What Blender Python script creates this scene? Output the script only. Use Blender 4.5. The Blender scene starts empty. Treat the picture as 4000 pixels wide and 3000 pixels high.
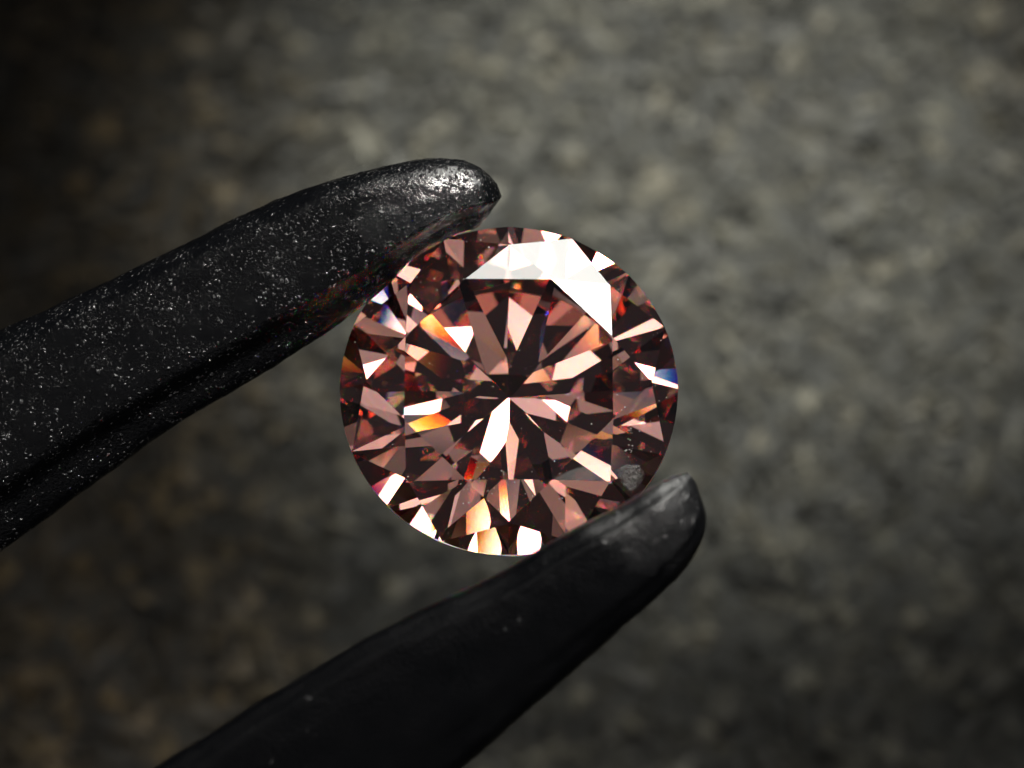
import bpy, bmesh, math, random
from mathutils import Vector, Matrix, noise

# ------------------------------------------------------------------ set-up
# 1 Blender unit = 1 mm.  "Bench" frame: origin in the stone's girdle plane,
# x right, y up the picture, z towards the lens; TILT stands it over a level ground.
scene = bpy.context.scene
scene.unit_settings.system = 'METRIC'
scene.unit_settings.scale_length = 0.001
col = scene.collection
rnd = random.Random(11)

PITCH = math.radians(38)
DIST = 40.0                      # lens to stone
DROP = 25.0                      # stone to ground along the optical axis
HGT = DROP * math.cos(PITCH)
TILT = Matrix.Translation((0, 0, HGT)) @ Matrix.Rotation(PITCH, 4, 'X')

def W(x, y, z):                  # bench mm -> world
    return TILT @ Vector((x, y, z))

# ------------------------------------------------------------------ camera
cam_d = bpy.data.cameras.new('camera')
cam = bpy.data.objects.new('camera', cam_d)
col.objects.link(cam)
scene.camera = cam
cam.matrix_world = TILT @ Matrix.Translation((0, 0, DIST))
cam_d.sensor_fit = 'HORIZONTAL'
cam_d.sensor_width = 36.0
cam_d.lens = 36.0 * DIST / 12.12
cam_d.clip_start = 0.5
cam_d.clip_end = 2000
cam_d.dof.use_dof = True
cam_d.dof.focus_distance = DIST - 0.25
APERTURE_R = 0.36
cam_d.dof.aperture_fstop = cam_d.lens * 0.001 / (2 * APERTURE_R)

# ------------------------------------------------------------------ world + lamps
world = bpy.data.worlds.new('World')
scene.world = world
world.use_nodes = True
bg = world.node_tree.nodes['Background']
bg.inputs['Color'].default_value = (0.80, 0.86, 1.0, 1)
bg.inputs['Strength'].default_value = 0.03

def lamp(name, kind, pos, aim, energy, color, **kw):
    d = bpy.data.lights.new(name, kind)
    o = bpy.data.objects.new(name, d)
    col.objects.link(o)
    p, a = W(*pos), W(*aim)
    o.location = p
    o.rotation_mode = 'QUATERNION'
    o.rotation_quaternion = (a - p).to_track_quat('-Z', 'Y')
    d.energy = energy
    d.color = color
    for k, v in kw.items():
        setattr(d, k, v)
    return o

def polar(az, th, r):            # azimuth in the picture plane, angle off the optical axis
    a, t = math.radians(az), math.radians(th)
    return (r * math.sin(t) * math.cos(a), r * math.sin(t) * math.sin(a), r * math.cos(t))

def panel(name, pos, aim, radiance, color, w, h, spread=180.0):
    """area lamp given by the brightness of its face, seen square on"""
    e = radiance * math.pi * w * h
    if spread < 179:
        t = math.radians(spread) / 2
        e *= math.sin(t) ** 2 - (t - math.sin(t) * math.cos(t)) / math.tan(t)
    return lamp(name, 'AREA', pos, aim, e, color,
                shape='RECTANGLE', size=w, size_y=h, spread=math.radians(spread))

# broad lamp above the stone (its mirror image is the white patch on the crown)
panel('softbox_lamp', (8.5, 30, 5), (2, 0, 3), 7.2, (1.0, 0.99, 0.93), 24, 30, 84)
panel('star_boost_lamp', polar(62, 66, 33), (0.9, 1.0, 0.2), 6.0, (1.0, 1.0, 0.98), 9, 8, 120)  # added lamp: whitens the reflection in one star facet
# key lamp, higher and nearer the lens: fire in the facets, glints on the metal
panel('key_lamp', polar(80, 49, 75), (5, -3, -2), 15.0, (1.0, 0.95, 0.88), 36, 18, 34)
panel('glint_lamp', polar(76, 46, 75), (-0.5, 1.5, 0), 900.0, (1.0, 0.96, 0.90), 5, 5, 17)  # small lamp added to sharpen the metal's glints
# spot added for the pool of light; cone edge leaves upper left dark
lamp('ground_pool_spot', 'SPOT', (7.6, 80.0, 29.3), (3.4, 4.2, -28.3), 1750000, (1.0, 0.995, 0.915),
     spot_size=math.radians(14.0), spot_blend=1.0, shadow_soft_size=3.0)
# small lamps set by the flashes; fill lamps added for the facets' mid-tones
for nm, az, th, r, L, w, h, c in (
        ('small_lamp', -160, 27, 110, 9, 12, 9, (1.0, 0.95, 0.88)),
        ('small_lamp', 152, 38, 110, 9, 9, 9, (1.0, 0.95, 0.96)),
        ('small_lamp', -57, 52, 110, 9, 12, 12, (1.0, 0.95, 0.86)),
        ('small_lamp', -91, 36, 110, 6, 12, 9, (1.0, 0.97, 0.92)),
        ('small_lamp', -29, 54, 110, 9, 16, 15, (1.0, 0.97, 0.95)),
        ('small_lamp', -152, 54, 110, 5, 9, 9, (1.0, 0.96, 0.90)),
        ('small_lamp', 155, 72, 110, 7, 10, 10, (1.0, 0.95, 0.84)),
        ('fill_lamp', 58, 22, 120, 3.4, 22, 24, (1.0, 0.93, 0.90)),
        ('fill_lamp', -62, 15, 120, 0.9, 17, 15, (1.0, 0.92, 0.88)),
        ('fill_lamp', -128, 15, 120, 0.9, 17, 15, (1.0, 0.92, 0.88))):
    panel(nm, polar(az, th, r), (0, 0, 0), L, c, w, h, 40)
fill_rng = random.Random(4)  # added panels of random brightness, for varied tones in the facets
mirror = [(32, 51), (148, 51), (-176, 30), (-124, 49), (-90, 14), (-56, 49), (-4, 30), (-3, 68), (-177, 68), (90, 29)]
NR = 96
for i in range(NR):
    th = math.degrees(math.acos(1 - (1 - math.cos(math.radians(68))) * (i + 0.9) / NR))
    az = (i * 137.508 + 20) % 360
    d0 = Vector(polar(az, th, 1))
    near = min(math.degrees(d0.angle(Vector(polar(a, t, 1)))) for a, t in mirror)
    L = fill_rng.choice((0.32, 0.38, 0.45, 0.55, 0.75, 1.0, 1.3, 2.2))
    if near < 7:
        L = 0.15
    if th < 16:
        L = 0.32
    if th < 8 or (45 < az < 118 and th > 34) or d0.angle(Vector(polar(90, 29, 1))) < 0.22:
        continue
    ww = fill_rng.uniform(0.6, 1.3) * 15
    panel('fill_lamp', polar(az, th, 115), (0, 0, 0), 1.2 * L,
          fill_rng.choice(((1.0, 0.93, 0.88), (1.0, 0.96, 0.93), (0.95, 0.96, 1.0))), ww, 15 * 15 / ww, 40)

scene.render.engine = 'CYCLES'
cy = scene.cycles
cy.max_bounces = 24
cy.glossy_bounces = 20
cy.transmission_bounces = 20
cy.transparent_max_bounces = 16
cy.caustics_reflective = False
cy.caustics_refractive = False
cy.sample_clamp_indirect = 12
cy.use_denoising = True
vs = scene.view_settings
vs.view_transform = 'Standard'
vs.look = 'None'
vs.exposure = 0
vs.gamma = 1
vs.use_curve_mapping = False

# ------------------------------------------------------------------ helpers
def mesh_obj(name, verts, faces, mat, parent=None, smooth=False, matrix=None):
    me = bpy.data.meshes.new(name)
    me.from_pydata([tuple(v) for v in verts], [], faces)
    me.update()
    if smooth:
        me.polygons.foreach_set('use_smooth', [True] * len(me.polygons))
    if mat:
        me.materials.append(mat)
    o = bpy.data.objects.new(name, me)
    col.objects.link(o)
    if parent:
        o.parent = parent
    if matrix is not None:
        o.matrix_world = matrix
    return o

def tag(o, label=None, cat=None, kind=None, group=None):
    if label: o['label'] = label
    if cat: o['category'] = cat
    if kind: o['kind'] = kind
    if group: o['group'] = group
    return o

def empty(name, matrix):
    o = bpy.data.objects.new(name, None)
    o.empty_display_size = 0.5
    col.objects.link(o)
    o.matrix_world = matrix
    return o

class NT:
    def __init__(self, name):
        self.m = bpy.data.materials.new(name)
        self.m.use_nodes = True
        self.t = self.m.node_tree
        self.t.nodes.clear()
        self.out = self.t.nodes.new('ShaderNodeOutputMaterial')
    def n(self, typ, ins=None, **props):
        nd = self.t.nodes.new(typ)
        for k, v in props.items():
            setattr(nd, k, v)
        for k, v in (ins or {}).items():
            s = nd.inputs[k]
            if isinstance(v, bpy.types.NodeSocket):
                self.t.links.new(v, s)
            else:
                s.default_value = v
        return nd
    def math(self, op, a, b=0.0, c=0.0):
        return self.n('ShaderNodeMath', {0: a, 1: b, 2: c}, operation=op).outputs[0]
    def ramp(self, fac, stops):
        r = self.n('ShaderNodeValToRGB', {'Fac': fac})
        e = r.color_ramp.elements
        while len(e) < len(stops):
            e.new(0.5)
        for el, (p, c) in zip(e, stops):
            el.position = p
            el.color = c if len(c) == 4 else (*c, 1)
        return r.outputs['Color']
    def mix(self, fac, a, b, blend='MIX'):
        m = self.n('ShaderNodeMix', {'Factor': fac}, data_type='RGBA', blend_type=blend)
        for key, v in (('A', a), ('B', b)):
            s = [i for i in m.inputs if i.name == key and i.type == 'RGBA'][0]
            if isinstance(v, bpy.types.NodeSocket):
                self.t.links.new(v, s)
            else:
                s.default_value = v if len(v) == 4 else (*v, 1)
        return [o for o in m.outputs if o.type == 'RGBA'][0]
    def surf(self, s):
        self.t.links.new(s, self.out.inputs['Surface'])
        return self.m

# ------------------------------------------------------------------ materials
def mat_diamond(name, rough=0.0, tint=(0.915, 0.70, 0.65), exit_tint=(0.98, 0.87, 0.84)):
    """Pink-brown diamond: refracting from outside, total reflection inside,
    and a slightly different index for red, green and blue on the way out (fire)."""
    k = NT(name)
    geo = k.n('ShaderNodeNewGeometry')
    cos = k.n('ShaderNodeVectorMath', {0: geo.outputs['Incoming'], 1: geo.outputs['Normal']},
              operation='DOT_PRODUCT').outputs['Value']
    sin2 = k.math('SUBTRACT', 1.0, k.math('MULTIPLY', cos, cos))
    tir = k.math('GREATER_THAN', sin2, 1 / 2.410 ** 2)
    front = k.n('ShaderNodeBsdfGlass', {'Color': (1, 1, 1, 1), 'Roughness': rough, 'IOR': 2.42})
    refl = k.n('ShaderNodeBsdfGlossy', {'Color': (*tint, 1), 'Roughness': rough})
    r, g, b = exit_tint
    gr = k.n('ShaderNodeBsdfGlass', {'Color': (r, 0, 0, 1), 'Roughness': rough, 'IOR': 2.410})
    gg = k.n('ShaderNodeBsdfGlass', {'Color': (0, g, 0, 1), 'Roughness': rough, 'IOR': 2.42})
    gb = k.n('ShaderNodeBsdfGlass', {'Color': (0, 0, b, 1), 'Roughness': rough, 'IOR': 2.433})
    a1 = k.n('ShaderNodeAddShader', {0: gr.outputs[0], 1: gg.outputs[0]})
    a2 = k.n('ShaderNodeAddShader', {0: a1.outputs[0], 1: gb.outputs[0]})
    ins = k.n('ShaderNodeMixShader', {0: tir, 1: a2.outputs[0], 2: refl.outputs[0]})
    allm = k.n('ShaderNodeMixShader', {0: geo.outputs['Backfacing'], 1: front.outputs[0], 2: ins.outputs[0]})
    return k.surf(allm.outputs[0])

def mat_metal(name, sparse, scale, depth, satin, tip, grain, skin, reach):
    """blackened, grit-blasted steel: dark smooth skin with scattered pits that catch the lamps"""
    k = NT(name)
    tc = k.n('ShaderNodeTexCoord').outputs['Object']
    wob = k.n('ShaderNodeTexNoise', {'Vector': tc, 'Scale': 9.0, 'Detail': 2.0})
    wv = k.n('ShaderNodeVectorMath', {0: wob.outputs['Color'], 3: 0.12}, operation='SCALE').outputs[0]
    vec = k.n('ShaderNodeVectorMath', {0: tc, 1: wv}, operation='ADD').outputs[0]
    n1 = k.n('ShaderNodeTexNoise', {'Vector': tc, 'Scale': 24.0, 'Detail': 3.0, 'Roughness': 0.6}).outputs['Fac']
    n3 = k.n('ShaderNodeTexNoise', {'Vector': tc, 'Scale': 2.6, 'Detail': 4.0, 'Roughness': 0.65}).outputs['Fac']
    # distance from the tip, where raised specular puts the highlight in
    dv = k.n('ShaderNodeVectorMath', {0: tc, 1: tip}, operation='DISTANCE').outputs['Value']
    tip_sheen = k.n('ShaderNodeMapRange', {'Value': k.math('MULTIPLY_ADD', n3, 1.2, dv), 'From Min': reach, 'From Max': 0.7}).outputs[0]
    domes, sels = [], []
    for f, off in ((1.0, 0.0), (1.9, 0.08)):
        vo = k.n('ShaderNodeTexVoronoi', {'Vector': vec, 'Scale': scale * f})
        pick = k.n('ShaderNodeSeparateColor', {0: vo.outputs['Color']})
        lim = k.math('SUBTRACT', k.math('MULTIPLY_ADD', n3, -0.9, sparse + off + 0.25), k.math('MULTIPLY', tip_sheen, 0.25))
        sel = k.math('GREATER_THAN', pick.outputs[0], lim)
        domes.append(k.math('MULTIPLY', sel, k.math('DIVIDE', k.math('SUBTRACT', 0.5, k.math('MINIMUM', vo.outputs['Distance'], 0.5)), f)))
        sels.append(k.math('MULTIPLY', sel, k.math('LESS_THAN', vo.outputs['Distance'], 0.5)))
    dome = k.math('ADD', domes[0], domes[1])
    pits = k.math('MAXIMUM', sels[0], sels[1])
    h = k.math('ADD', k.math('MULTIPLY', n1, k.math('MULTIPLY_ADD', tip_sheen, -0.55 * grain, grain)), dome)
    bump = k.n('ShaderNodeBump', {'Height': h, 'Strength': 1.0, 'Distance': depth})
    colr = k.ramp(n3, [(0.3, (0.0014, 0.0016, 0.0021)), (0.7, (0.003, 0.0031, 0.0036))])
    rough = k.math('ADD', k.math('MULTIPLY_ADD', n1, 0.12, satin), k.math('MULTIPLY', tip_sheen, 0.16))
    spec = k.math('MAXIMUM', k.math('MULTIPLY_ADD', pits, 0.70, skin), k.math('MULTIPLY', tip_sheen, 0.9))
    p = k.n('ShaderNodeBsdfPrincipled', {'Base Color': colr, 'Roughness': rough,
                                         'Normal': bump.outputs[0], 'Specular IOR Level': spec})
    return k.surf(p.outputs[0])

def mat_ground(name, lo, hi, rough):
    k = NT(name)
    tc = k.n('ShaderNodeTexCoord').outputs['Object']
    v = k.n('ShaderNodeTexVoronoi', {'Vector': tc, 'Scale': 2.3}).outputs['Color']
    n2 = k.n('ShaderNodeTexNoise', {'Vector': tc, 'Scale': 0.28, 'Detail': 3.0}).outputs['Fac']
    n4 = k.n('ShaderNodeTexNoise', {'Vector': tc, 'Scale': 0.11, 'Detail': 2.0, 'W': 3.0}, noise_dimensions='4D').outputs['Fac']
    sv = k.n('ShaderNodeSeparateColor', {0: v})
    c = k.ramp(sv.outputs[0], [(0.0, lo), (0.75, tuple(0.7 * a + 0.3 * b for a, b in zip(lo, hi))), (1.0, hi)])
    warm = k.mix(k.math('MULTIPLY', sv.outputs[1], 0.30), c, (1.0, 0.80, 0.62), 'MULTIPLY')
    side_tint = k.mix(k.n('ShaderNodeMapRange', {'Value': k.math('ADD', k.math('ABSOLUTE', k.math('SUBTRACT', k.n('ShaderNodeSeparateXYZ', {0: tc}).outputs[0], 3.5)), k.math('MULTIPLY', n4, 8.0)), 'From Min': 10.0, 'From Max': 14.5}).outputs[0], warm, (1.0, 0.72, 0.36), 'MULTIPLY')  # browner towards both sides, edge broken up by noise
    c2 = k.mix(0.6, side_tint, k.ramp(n2, [(0.3, (0.5, 0.5, 0.5)), (0.7, (1, 1, 1))]), 'MULTIPLY')
    p = k.n('ShaderNodeBsdfPrincipled', {'Base Color': c2, 'Roughness': rough})
    return k.surf(p.outputs[0])

def mat_plain(name, colr, rough, noise_scale=None):
    k = NT(name)
    if noise_scale:
        tc = k.n('ShaderNodeTexCoord').outputs['Object']
        nz = k.n('ShaderNodeTexNoise', {'Vector': tc, 'Scale': noise_scale, 'Detail': 4.0, 'Roughness': 0.75}).outputs['Fac']
        c = k.ramp(nz, [(0.40, tuple(0.25 * a for a in colr)), (0.62, colr)])
        b = k.n('ShaderNodeBump', {'Height': nz, 'Strength': 1.0, 'Distance': 0.03})
        p = k.n('ShaderNodeBsdfPrincipled', {'Base Color': c, 'Roughness': rough, 'Normal': b.outputs[0]})
    else:
        p = k.n('ShaderNodeBsdfPrincipled', {'Base Color': (*colr, 1), 'Roughness': rough})
    return k.surf(p.outputs[0])

M_GEM = mat_diamond('pink_diamond')
M_GIRDLE = mat_diamond('bruted_girdle', rough=0.35)
M_METAL = mat_metal('black_steel', 1.03, 19.0, 0.05, 0.03, (-0.55, 2.45, 0.25), 0.36, 0.085, 2.15)
M_METAL_SMOOTH = mat_metal('black_steel_smooth', 1.27, 15.0, 0.035, 0.24, (1.62, -0.95, 2.45), 0.5, 0.03, 1.95)
M_SHEET = mat_ground('dark_stone', (0.0036, 0.0041, 0.0028), (0.019, 0.0192, 0.0138), 0.85)
M_GRAIN = mat_ground('stone_grains', (0.0047, 0.0052, 0.0036), (0.086, 0.083, 0.063), 0.7)
M_DUST = mat_plain('pale_dust', (0.75, 0.72, 0.70), 0.8)
def mat_speckled():
    k = NT('speckled_grey')
    tc = k.n('ShaderNodeTexCoord').outputs['Object']
    nz = k.n('ShaderNodeTexNoise', {'Vector': tc, 'Scale': 24.0, 'Detail': 4.0, 'Roughness': 0.75}).outputs['Fac']
    b = k.n('ShaderNodeBump', {'Height': nz, 'Strength': 1.0, 'Distance': 0.03})
    dv = k.n('ShaderNodeVectorMath', {0: tc, 1: (1.42, -1.11, 0.22)}, operation='DISTANCE').outputs['Value']
    al = k.n('ShaderNodeMapRange', {'Value': k.math('ADD', dv, k.math('MULTIPLY', nz, 0.28)), 'From Min': 0.37, 'From Max': 0.22}).outputs[0]
    p = k.n('ShaderNodeBsdfPrincipled', {'Base Color': (0.16, 0.15, 0.145, 1), 'Roughness': 0.3, 'Normal': b.outputs[0],
                                         'Alpha': k.math('MULTIPLY', al, 0.85)})
    return k.surf(p.outputs[0])
M_SPECKLED = mat_speckled()

# ------------------------------------------------------------------ ground
def ground():
    nx, ny = 260, 300
    x0, x1, y0, y1 = -34, 34, -34, 46
    vs_, fs = [], []
    for j in range(ny + 1):
        y = y0 + (y1 - y0) * j / ny
        for i in range(nx + 1):
            x = x0 + (x1 - x0) * i / nx
            p = Vector((x, y, 0))
            z = 0.35 * noise.noise(p * 0.9) + 0.22 * noise.noise(p * 2.1 + Vector((7, 3, 1)))
            vs_.append((x, y, z))
    w = nx + 1
    for j in range(ny):
        for i in range(nx):
            a = j * w + i
            fs.append((a, a + 1, a + w + 1, a + w))
    g = mesh_obj('ground', vs_, fs, M_SHEET, smooth=True)
    tag(g, 'dark olive grey grainy surface, blurred, far below the diamond', kind='structure')

    # loose grains pressed into it: irregular low stones, uncountable
    V, F = [], []
    octa = [(1, 0, 0), (-1, 0, 0), (0, 1, 0), (0, -1, 0), (0, 0, 1), (0, 0, -1)]
    of = [(0, 2, 4), (2, 1, 4), (1, 3, 4), (3, 0, 4), (2, 0, 5), (1, 2, 5), (3, 1, 5), (0, 3, 5)]
    for k in range(30000):
        x, y = rnd.uniform(-18, 18), rnd.uniform(-16, 30)
        s = 0.06 + 0.18 * rnd.random() ** 2.0
        el = 1.0 if rnd.random() < 0.68 else rnd.uniform(1.8, 4.0)
        rot = Matrix.Rotation(rnd.uniform(0, 6.283), 3, 'Z') @ Matrix.Rotation(rnd.uniform(-.5, .5), 3, 'X') @ Matrix.Rotation(rnd.uniform(-.5, .5), 3, 'Y')
        b = len(V)
        p = Vector((x, y, 0))
        z = 0.35 * noise.noise(p * 0.9) + 0.22 * noise.noise(p * 2.1 + Vector((7, 3, 1)))
        for c in octa:
            j = rnd.uniform(0.75, 1.25)
            q = rot @ Vector((c[0] * s * el * j, c[1] * s * j, c[2] * s * 0.8 * j))
            V.append((x + q.x, y + q.y, z + 0.05 + q.z))
        F += [tuple(b + i for i in f) for f in of]
    gr = mesh_obj('ground_grains', V, F, M_GRAIN)
    tag(gr, 'blurred grey and brownish mineral grains covering the dark ground', 'grains', kind='stuff')
ground()

# ------------------------------------------------------------------ diamond
R, RT, HC, GT = 2.0, 1.312, 0.49, 0.050      # girdle, table radius, crown height, half girdle
RS = 1.68
TABLE_Z = GT + HC
def pol(r, deg, z):
    a = math.radians(deg)
    return Vector((r * math.cos(a), r * math.sin(a), z))
def plane(a, b, c):
    n = (b - a).cross(c - a).normalized()
    if n.dot(a) < 0:
        n = -n
    return n, n.dot(a)

planes = [('table_facet', Vector((0, 0, 1)), TABLE_Z)]
ZS = GT + HC * (R - RS * math.cos(math.radians(22.5))) / (R - RT)
PA = math.tan(math.radians(41.0))
RL = 0.40
ZL = -GT - (R * PA - RL * math.cos(math.radians(22.5)) * PA)
CUL = Vector((0, 0, -GT - R * PA))
for k in range(8):
    f = 22.5 + 45 * k
    s = 45 * k
    t = Vector((-math.sin(math.radians(f)), math.cos(math.radians(f)), 0))
    a = pol(R, f, GT)
    planes.append(('bezel_facet', *plane(a, a + t, pol(RT, f, TABLE_Z))))
    planes.append(('star_facet', *plane(pol(RT, s - 22.5, TABLE_Z), pol(RT, s + 22.5, TABLE_Z), pol(RS, s, ZS))))
    for d in (-1, 1):
        planes.append(('upper_girdle_facet', *plane(pol(RS, s, ZS), pol(R, s + d * 22.5, GT), pol(R, s, GT + 0.004))))
        planes.append(('lower_girdle_facet', *plane(pol(RL, s, ZL), pol(R, s + d * 22.5, -GT), pol(R, s, -GT - 0.004))))
    b = pol(R, f, -GT)
    planes.append(('pavilion_facet', *plane(b, b + t, CUL)))
cut = random.Random(14)          # no stone is cut perfectly: tip every facet a little
for i, (nm, n, d) in enumerate(planes):
    amp = {'table_facet': 0.0, 'star_facet': 0.004, 'bezel_facet': 0.005, 'upper_girdle_facet': 0.006, 'pavilion_facet': 0.005}.get(nm, 0.012)
    m = (n + Vector((cut.uniform(-1, 1), cut.uniform(-1, 1), cut.uniform(-1, 1))) * amp).normalized()
    if nm in ('pavilion_facet', 'lower_girdle_facet'):
        mid = Vector((n.x, n.y, 0)).normalized() * 1.1
        mid.z = (d - n.x * mid.x - n.y * mid.y) / n.z
    else:
        mid = Vector((n.x, n.y, 0)).normalized() * 1.75 if nm != 'table_facet' else Vector((0, 0, 0))
        mid.z = (d - n.x * mid.x - n.y * mid.y) / n.z
    planes[i] = (nm, m, m.dot(mid))
NG = 96
for k in range(NG):
    n = pol(1, 360 * (k + 0.5) / NG, 0)
    planes.append(('girdle', n, R * math.cos(math.pi / NG)))

def facet_poly(i):
    n, d = planes[i][1], planes[i][2]
    u = n.orthogonal().normalized()
    v = n.cross(u)
    c = n * d
    poly = [c + u * 6 + v * 6, c - u * 6 + v * 6, c - u * 6 - v * 6, c + u * 6 - v * 6]
    for j, (_, m, e) in enumerate(planes):
        if j == i:
            continue
        out = []
        L = len(poly)
        for q in range(L):
            p0, p1 = poly[q], poly[(q + 1) % L]
            s0, s1 = m.dot(p0) - e, m.dot(p1) - e
            if s0 <= 1e-9:
                out.append(p0)
            if (s0 < -1e-9 and s1 > 1e-9) or (s0 > 1e-9 and s1 < -1e-9):
                out.append(p0.lerp(p1, s0 / (s0 - s1)))
        poly = out
        if len(poly) < 3:
            return None
    res = []
    for p in poly:
        if not res or (p - res[-1]).length > 1e-5:
            res.append(p)
    if (res[0] - res[-1]).length < 1e-5:
        res.pop()
    return res if len(res) >= 3 else None

GEM = TILT @ Matrix.Translation((-0.038, -0.068, 0)) @ Matrix.Rotation(math.radians(-14.3), 4, 'X')
def diamond():
    root = empty('diamond', GEM)
    tag(root, 'round brilliant cut pinkish brown diamond held between the black tweezer tips', 'diamond')
    gv, gf = [], []
    for i, (nm, n, d) in enumerate(planes):
        p = facet_poly(i)
        if not p:
            continue
        if nm == 'girdle':
            ids = []
            for q in p:
                for w_, g_ in enumerate(gv):
                    if (g_ - q).length < 1e-4:
                        ids.append(w_)
                        break
                else:
                    ids.append(len(gv))
                    gv.append(q)
            gf.append(tuple(ids))
        else:
            o = mesh_obj(nm, p, [tuple(range(len(p)))], M_GEM, root)
            if nm == 'table_facet':
                o['label'] = 'large flat octagonal table on top of the diamond'
    g = mesh_obj('girdle', gv, gf, M_GIRDLE, root)
    g['label'] = 'thin pale frosted rim round the diamond'
    return root
gem = diamond()

def crown_point(x, y, lift=0.0):
    """point on the crown above (x, y) of the stone's own frame, with its facet normal"""
    best = None
    for nm, n, d in planes:
        if n.z > 0.05:
            z = (d - n.x * x - n.y * y) / n.z
            if best is None or z < best[0]:
                best = (z, n)
    return Vector((x, y, best[0])) + best[1] * lift, best[1]

def dust():
    r = random.Random(5)
    V, F = [], []
    tet = [Vector((1, 1, 1)), Vector((-1, -1, 1)), Vector((-1, 1, -1)), Vector((1, -1, -1))]
    spots = []
    for _ in range(80):
        a, q = r.uniform(0, 6.283), 1.9 * math.sqrt(r.random())
        spots.append((q * math.cos(a), q * math.sin(a), r.uniform(0.002, 0.0055)))
    for _ in range(36):                                   # a smear of dust low on the crown
        spots.append((-0.28 + r.gauss(0, 0.22), -1.28 + r.gauss(0, 0.16), r.uniform(0.002, 0.005)))
    for _ in range(24):
        spots.append((1.40 + r.gauss(0, 0.03), -0.72 + r.gauss(0, 0.14), r.uniform(0.002, 0.005)))
    for x, y, s in spots:
        if x * x + y * y > 3.8:
            continue
        p, n = crown_point(x, y, 0.004)
        b = len(V)
        rot = Matrix.Rotation(r.uniform(0, 6.28), 3, 'Z') @ Matrix.Rotation(r.uniform(0, 6.28), 3, 'X')
        V += [p + rot @ (c * s) for c in tet]
        F += [(b, b + 1, b + 2), (b, b + 3, b + 1), (b, b + 2, b + 3), (b + 1, b + 3, b + 2)]
    o = mesh_obj('surface_dust', V, F, M_DUST, gem)
    tag(o, 'pale specks of dust on the facets', kind='stuff')

    # speckled grey patch on the crown beside the lower jaw
    ring = [(1.216, -1.087), (1.345, -0.983), (1.523, -0.957), (1.60, -1.05), (1.55, -1.16), (1.43, -1.29), (1.32, -1.20)]
    V, F = [], []
    N = 7
    c = Vector((1.42, -1.11))
    for k in range(N + 1):
        for i in range(48):
            u = i / 48 * len(ring)
            a, b = Vector(ring[int(u)]), Vector(ring[(int(u) + 1) % len(ring)])
            e = a.lerp(b, u % 1)
            e = c + (e - c) * (1 + 0.05 * noise.noise(Vector((u * 3, 0, 0))))
            q = c + (e - c) * max(k / N, 0.01)
            lift = 0.003 + (0.010 * (1 + noise.noise(Vector((q.x * 30, q.y * 30, 0)))) if k < N else 0)
            V.append(crown_point(q.x, q.y, lift)[0])
    for k in range(N):
        for i in range(48):
            a, b = k * 48 + i, k * 48 + (i + 1) % 48
            F.append((a, a + 48, b + 48, b))
    F.append(tuple(range(48)))
    o = mesh_obj('speckled_patch', V, F, M_SPECKLED, gem)
    o['label'] = 'small grey speckled rough patch on the crown near the lower tip'
dust()

# ------------------------------------------------------------------ tweezers
def px(x, y, z):                 # traced outline (2212-px survey of the photograph) -> bench mm at depth z
    s = (DIST - z) / DIST / 182.5
    return Vector(((x - 1106) * s, (829.5 - y) * s, z))

def catmull(pts, n, closed=False):
    out = []
    L = len(pts)
    segs = L if closed else L - 1
    for i in range(segs):
        if closed:
            p0, p1, p2, p3 = pts[i - 1], pts[i], pts[(i + 1) % L], pts[(i + 2) % L]
        else:
            p0, p1, p2, p3 = pts[max(i - 1, 0)], pts[i], pts[i + 1], pts[min(i + 2, L - 1)]
        for k in range(n):
            t = k / n
            out.append(0.5 * ((2 * p1) + (p2 - p0) * t + (2 * p0 - 5 * p1 + 4 * p2 - p3) * t * t + (3 * p1 - p0 - 3 * p2 + p3) * t ** 3))
    if not closed:
        out.append(pts[-1].copy())
    return out

def jaw(name, mat, stations, parent, label, n_along, n_round, rough_amp, tipcap):
    """stations: list of closed profiles (same count), tip first"""
    m = len(stations[0])
    rails = [catmull([st[i] for st in stations], n_along) for i in range(m)]
    rings = [catmull([r[j] for r in rails], n_round, closed=True) for j in range(len(rails[0]))]
    nr = len(rings[0])
    V, F = [], []
    c0 = sum(rings[0], Vector()) / nr
    V.append(c0 + tipcap)
    for ring in rings:
        V += ring
    for i in range(nr):
        F.append((0, 1 + i, 1 + (i + 1) % nr))
    for j in range(len(rings) - 1):
        for i in range(nr):
            a = 1 + j * nr + i
            b = 1 + j * nr + (i + 1) % nr
            F.append((a, a + nr, b + nr, b))
    last = 1 + (len(rings) - 1) * nr
    F.append(tuple(last + nr - 1 - i for i in range(nr)))
    # forged skin: small lumps and pits
    me_c = [sum(rg, Vector()) / nr for rg in rings]
    for j, rg in enumerate(rings):
        for i in range(nr):
            k = 1 + j * nr + i
            p = V[k]
            d = (p - me_c[j]).normalized()
            a = noise.noise(p * 7.0) * 0.5 + noise.noise(p * 16.0) * 0.35 + noise.noise(p * 2.0) * 0.8
            V[k] = p + d * (a * rough_amp)
    o = mesh_obj(name, V, F, mat, parent, smooth=True)
    bm = bmesh.new()
    bm.from_mesh(o.data)
    bmesh.ops.recalc_face_normals(bm, faces=bm.faces)
    bm.to_mesh(o.data)
    bm.free()
    o['label'] = label
    return o

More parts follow.
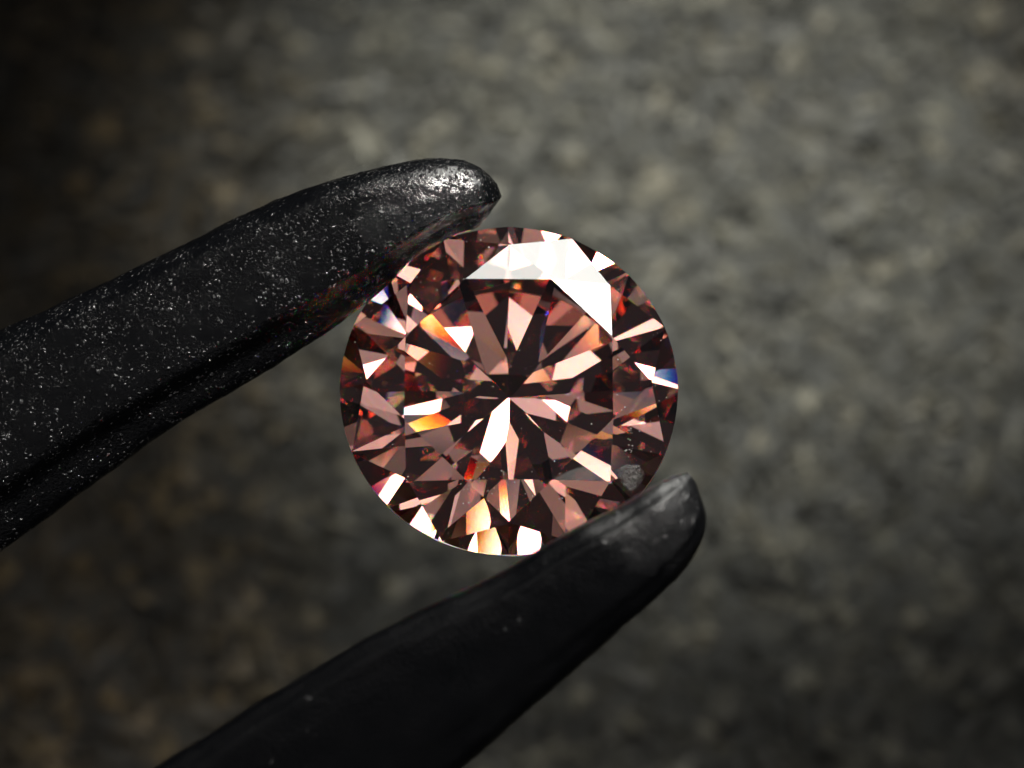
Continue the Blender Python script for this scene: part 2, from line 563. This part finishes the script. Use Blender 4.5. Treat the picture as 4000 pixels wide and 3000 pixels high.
def tweezers():
    root = empty('tweezers', TILT @ Matrix.Translation((0, 0, 0)))
    tag(root, 'black rough steel tweezers reaching in from the left, gripping the diamond', 'tweezers')
    # upper jaw: (top edge, mid face, ridge, lower edge) along the arm, tip first
    up = [
        # top        face         ridge        bottom      depth offset
        ((1074, 398), (1076, 412), (1080, 430), (1070, 444), -0.15),
        ((1036, 362), (1046, 400), (1052, 442), (1035, 488), 0.0),
        ((985, 344), (990, 400), (985, 462), (985, 506), 0.0),
        ((900, 345), (905, 420), (905, 505), (900, 556), 0.0),
        ((760, 377), (770, 470), (775, 588), (800, 648), 0.0),
        ((640, 416), (640, 530), (640, 668), (680, 735), 0.0),
        ((520, 467), (510, 600), (510, 742), (545, 820), 0.0),
        ((330, 560), (310, 700), (300, 860), (370, 925), 0.0),
        ((130, 655), (110, 810), (100, 985), (160, 1075), 0.0),
        ((-120, 765), (-140, 940), (-150, 1140), (-90, 1250), 0.0),
        ((-700, 1010), (-720, 1210), (-730, 1470), (-670, 1600), 0.0),
        ((-2600, 1900), (-2600, 2150), (-2600, 2480), (-2560, 2620), 0.0),
    ]
    st = []
    for k, (t, f, r, b, dz) in enumerate(up):
        w = 0.25 if k == 0 else (0.62 if k == 1 else (0.85 if k == 2 else 1.0))
        m = lambda a, c, q: (a[0] + (c[0] - a[0]) * q, a[1] + (c[1] - a[1]) * q)
        st.append([px(*t, -0.35 * w + dz),
                   px(*m(t, f, 0.26), (0.345 if k > 3 else 0.25) * w + dz),
                   px(*f, 0.43 * w + dz),
                   px(*m(f, r, 0.7), 0.46 * w + dz),
                   px(*r, 0.40 * w + dz),
                   px(*m(r, b, 0.30), 0.20 * w + dz),
                   px(*b, -0.06 * w + dz),
                   px(*m(b, t, 0.12), -0.75 * w + dz),
                   px(*m(b, t, 0.5), -1.25 * w + dz),
                   px(*m(b, t, 0.88), -1.0 * w + dz)])
    jaw('upper_jaw', M_METAL, st, root, 'upper tweezer arm with sparkling rough face and bright highlight on the tip', 14, 9, 0.022, Vector((0.05, -0.02, 0)))
    lo = [
        ((1486, 1020), (1500, 1045), (1512, 1068), 1.2),
        ((1452, 1029), (1500, 1100), (1526, 1118), 1.25),
        ((1400, 1055), (1460, 1145), (1512, 1178), 1.3),
        ((1330, 1095), (1390, 1205), (1460, 1252), 1.35),
        ((1200, 1163), (1270, 1290), (1345, 1356), 1.45),
        ((1080, 1236), (1130, 1370), (1215, 1470), 1.5),
        ((860, 1342), (910, 1500), (1000, 1658), 1.65),
        ((600, 1492), (650, 1660), (740, 1880), 1.8),
        ((330, 1660), (390, 1850), (480, 2110), 2.0),
        ((-200, 1960), (-140, 2200), (-50, 2480), 2.3),
        ((-2300, 3250), (-2240, 3540), (-2150, 3900), 2.3),
    ]
    st = []
    for k, (t, f, b, z) in enumerate(lo):
        z += 1.25
        w = 0.35 if k == 0 else (0.75 if k == 1 else 1.0)
        m = lambda a, c, q: (a[0] + (c[0] - a[0]) * q, a[1] + (c[1] - a[1]) * q)
        st.append([px(*t, z),
                   px(*m(t, f, 0.27 if k < 6 else 0.18), z + 0.33 * w),
                   px(*m(t, f, 0.50), z + 0.40 * w),
                   px(*f, z + 0.40 * w),
                   px(*m(f, b, 0.6), z + 0.30 * w),
                   px(*b, z - 0.15 * w),
                   px(*m(b, t, 0.2), z - 1.9 * w),
                   px(*m(b, t, 0.55), z - 3.1 * w),
                   px(*m(b, t, 0.8), z - 2.8 * w),
                   px(*m(b, t, 0.86), z - 1.4 * w)])
    jaw('lower_jaw', M_METAL_SMOOTH, st, root, 'lower tweezer arm, nearer and out of focus, nearly black', 14, 9, 0.020, Vector((0.03, 0.0, 0)))
    return root
tweezers()
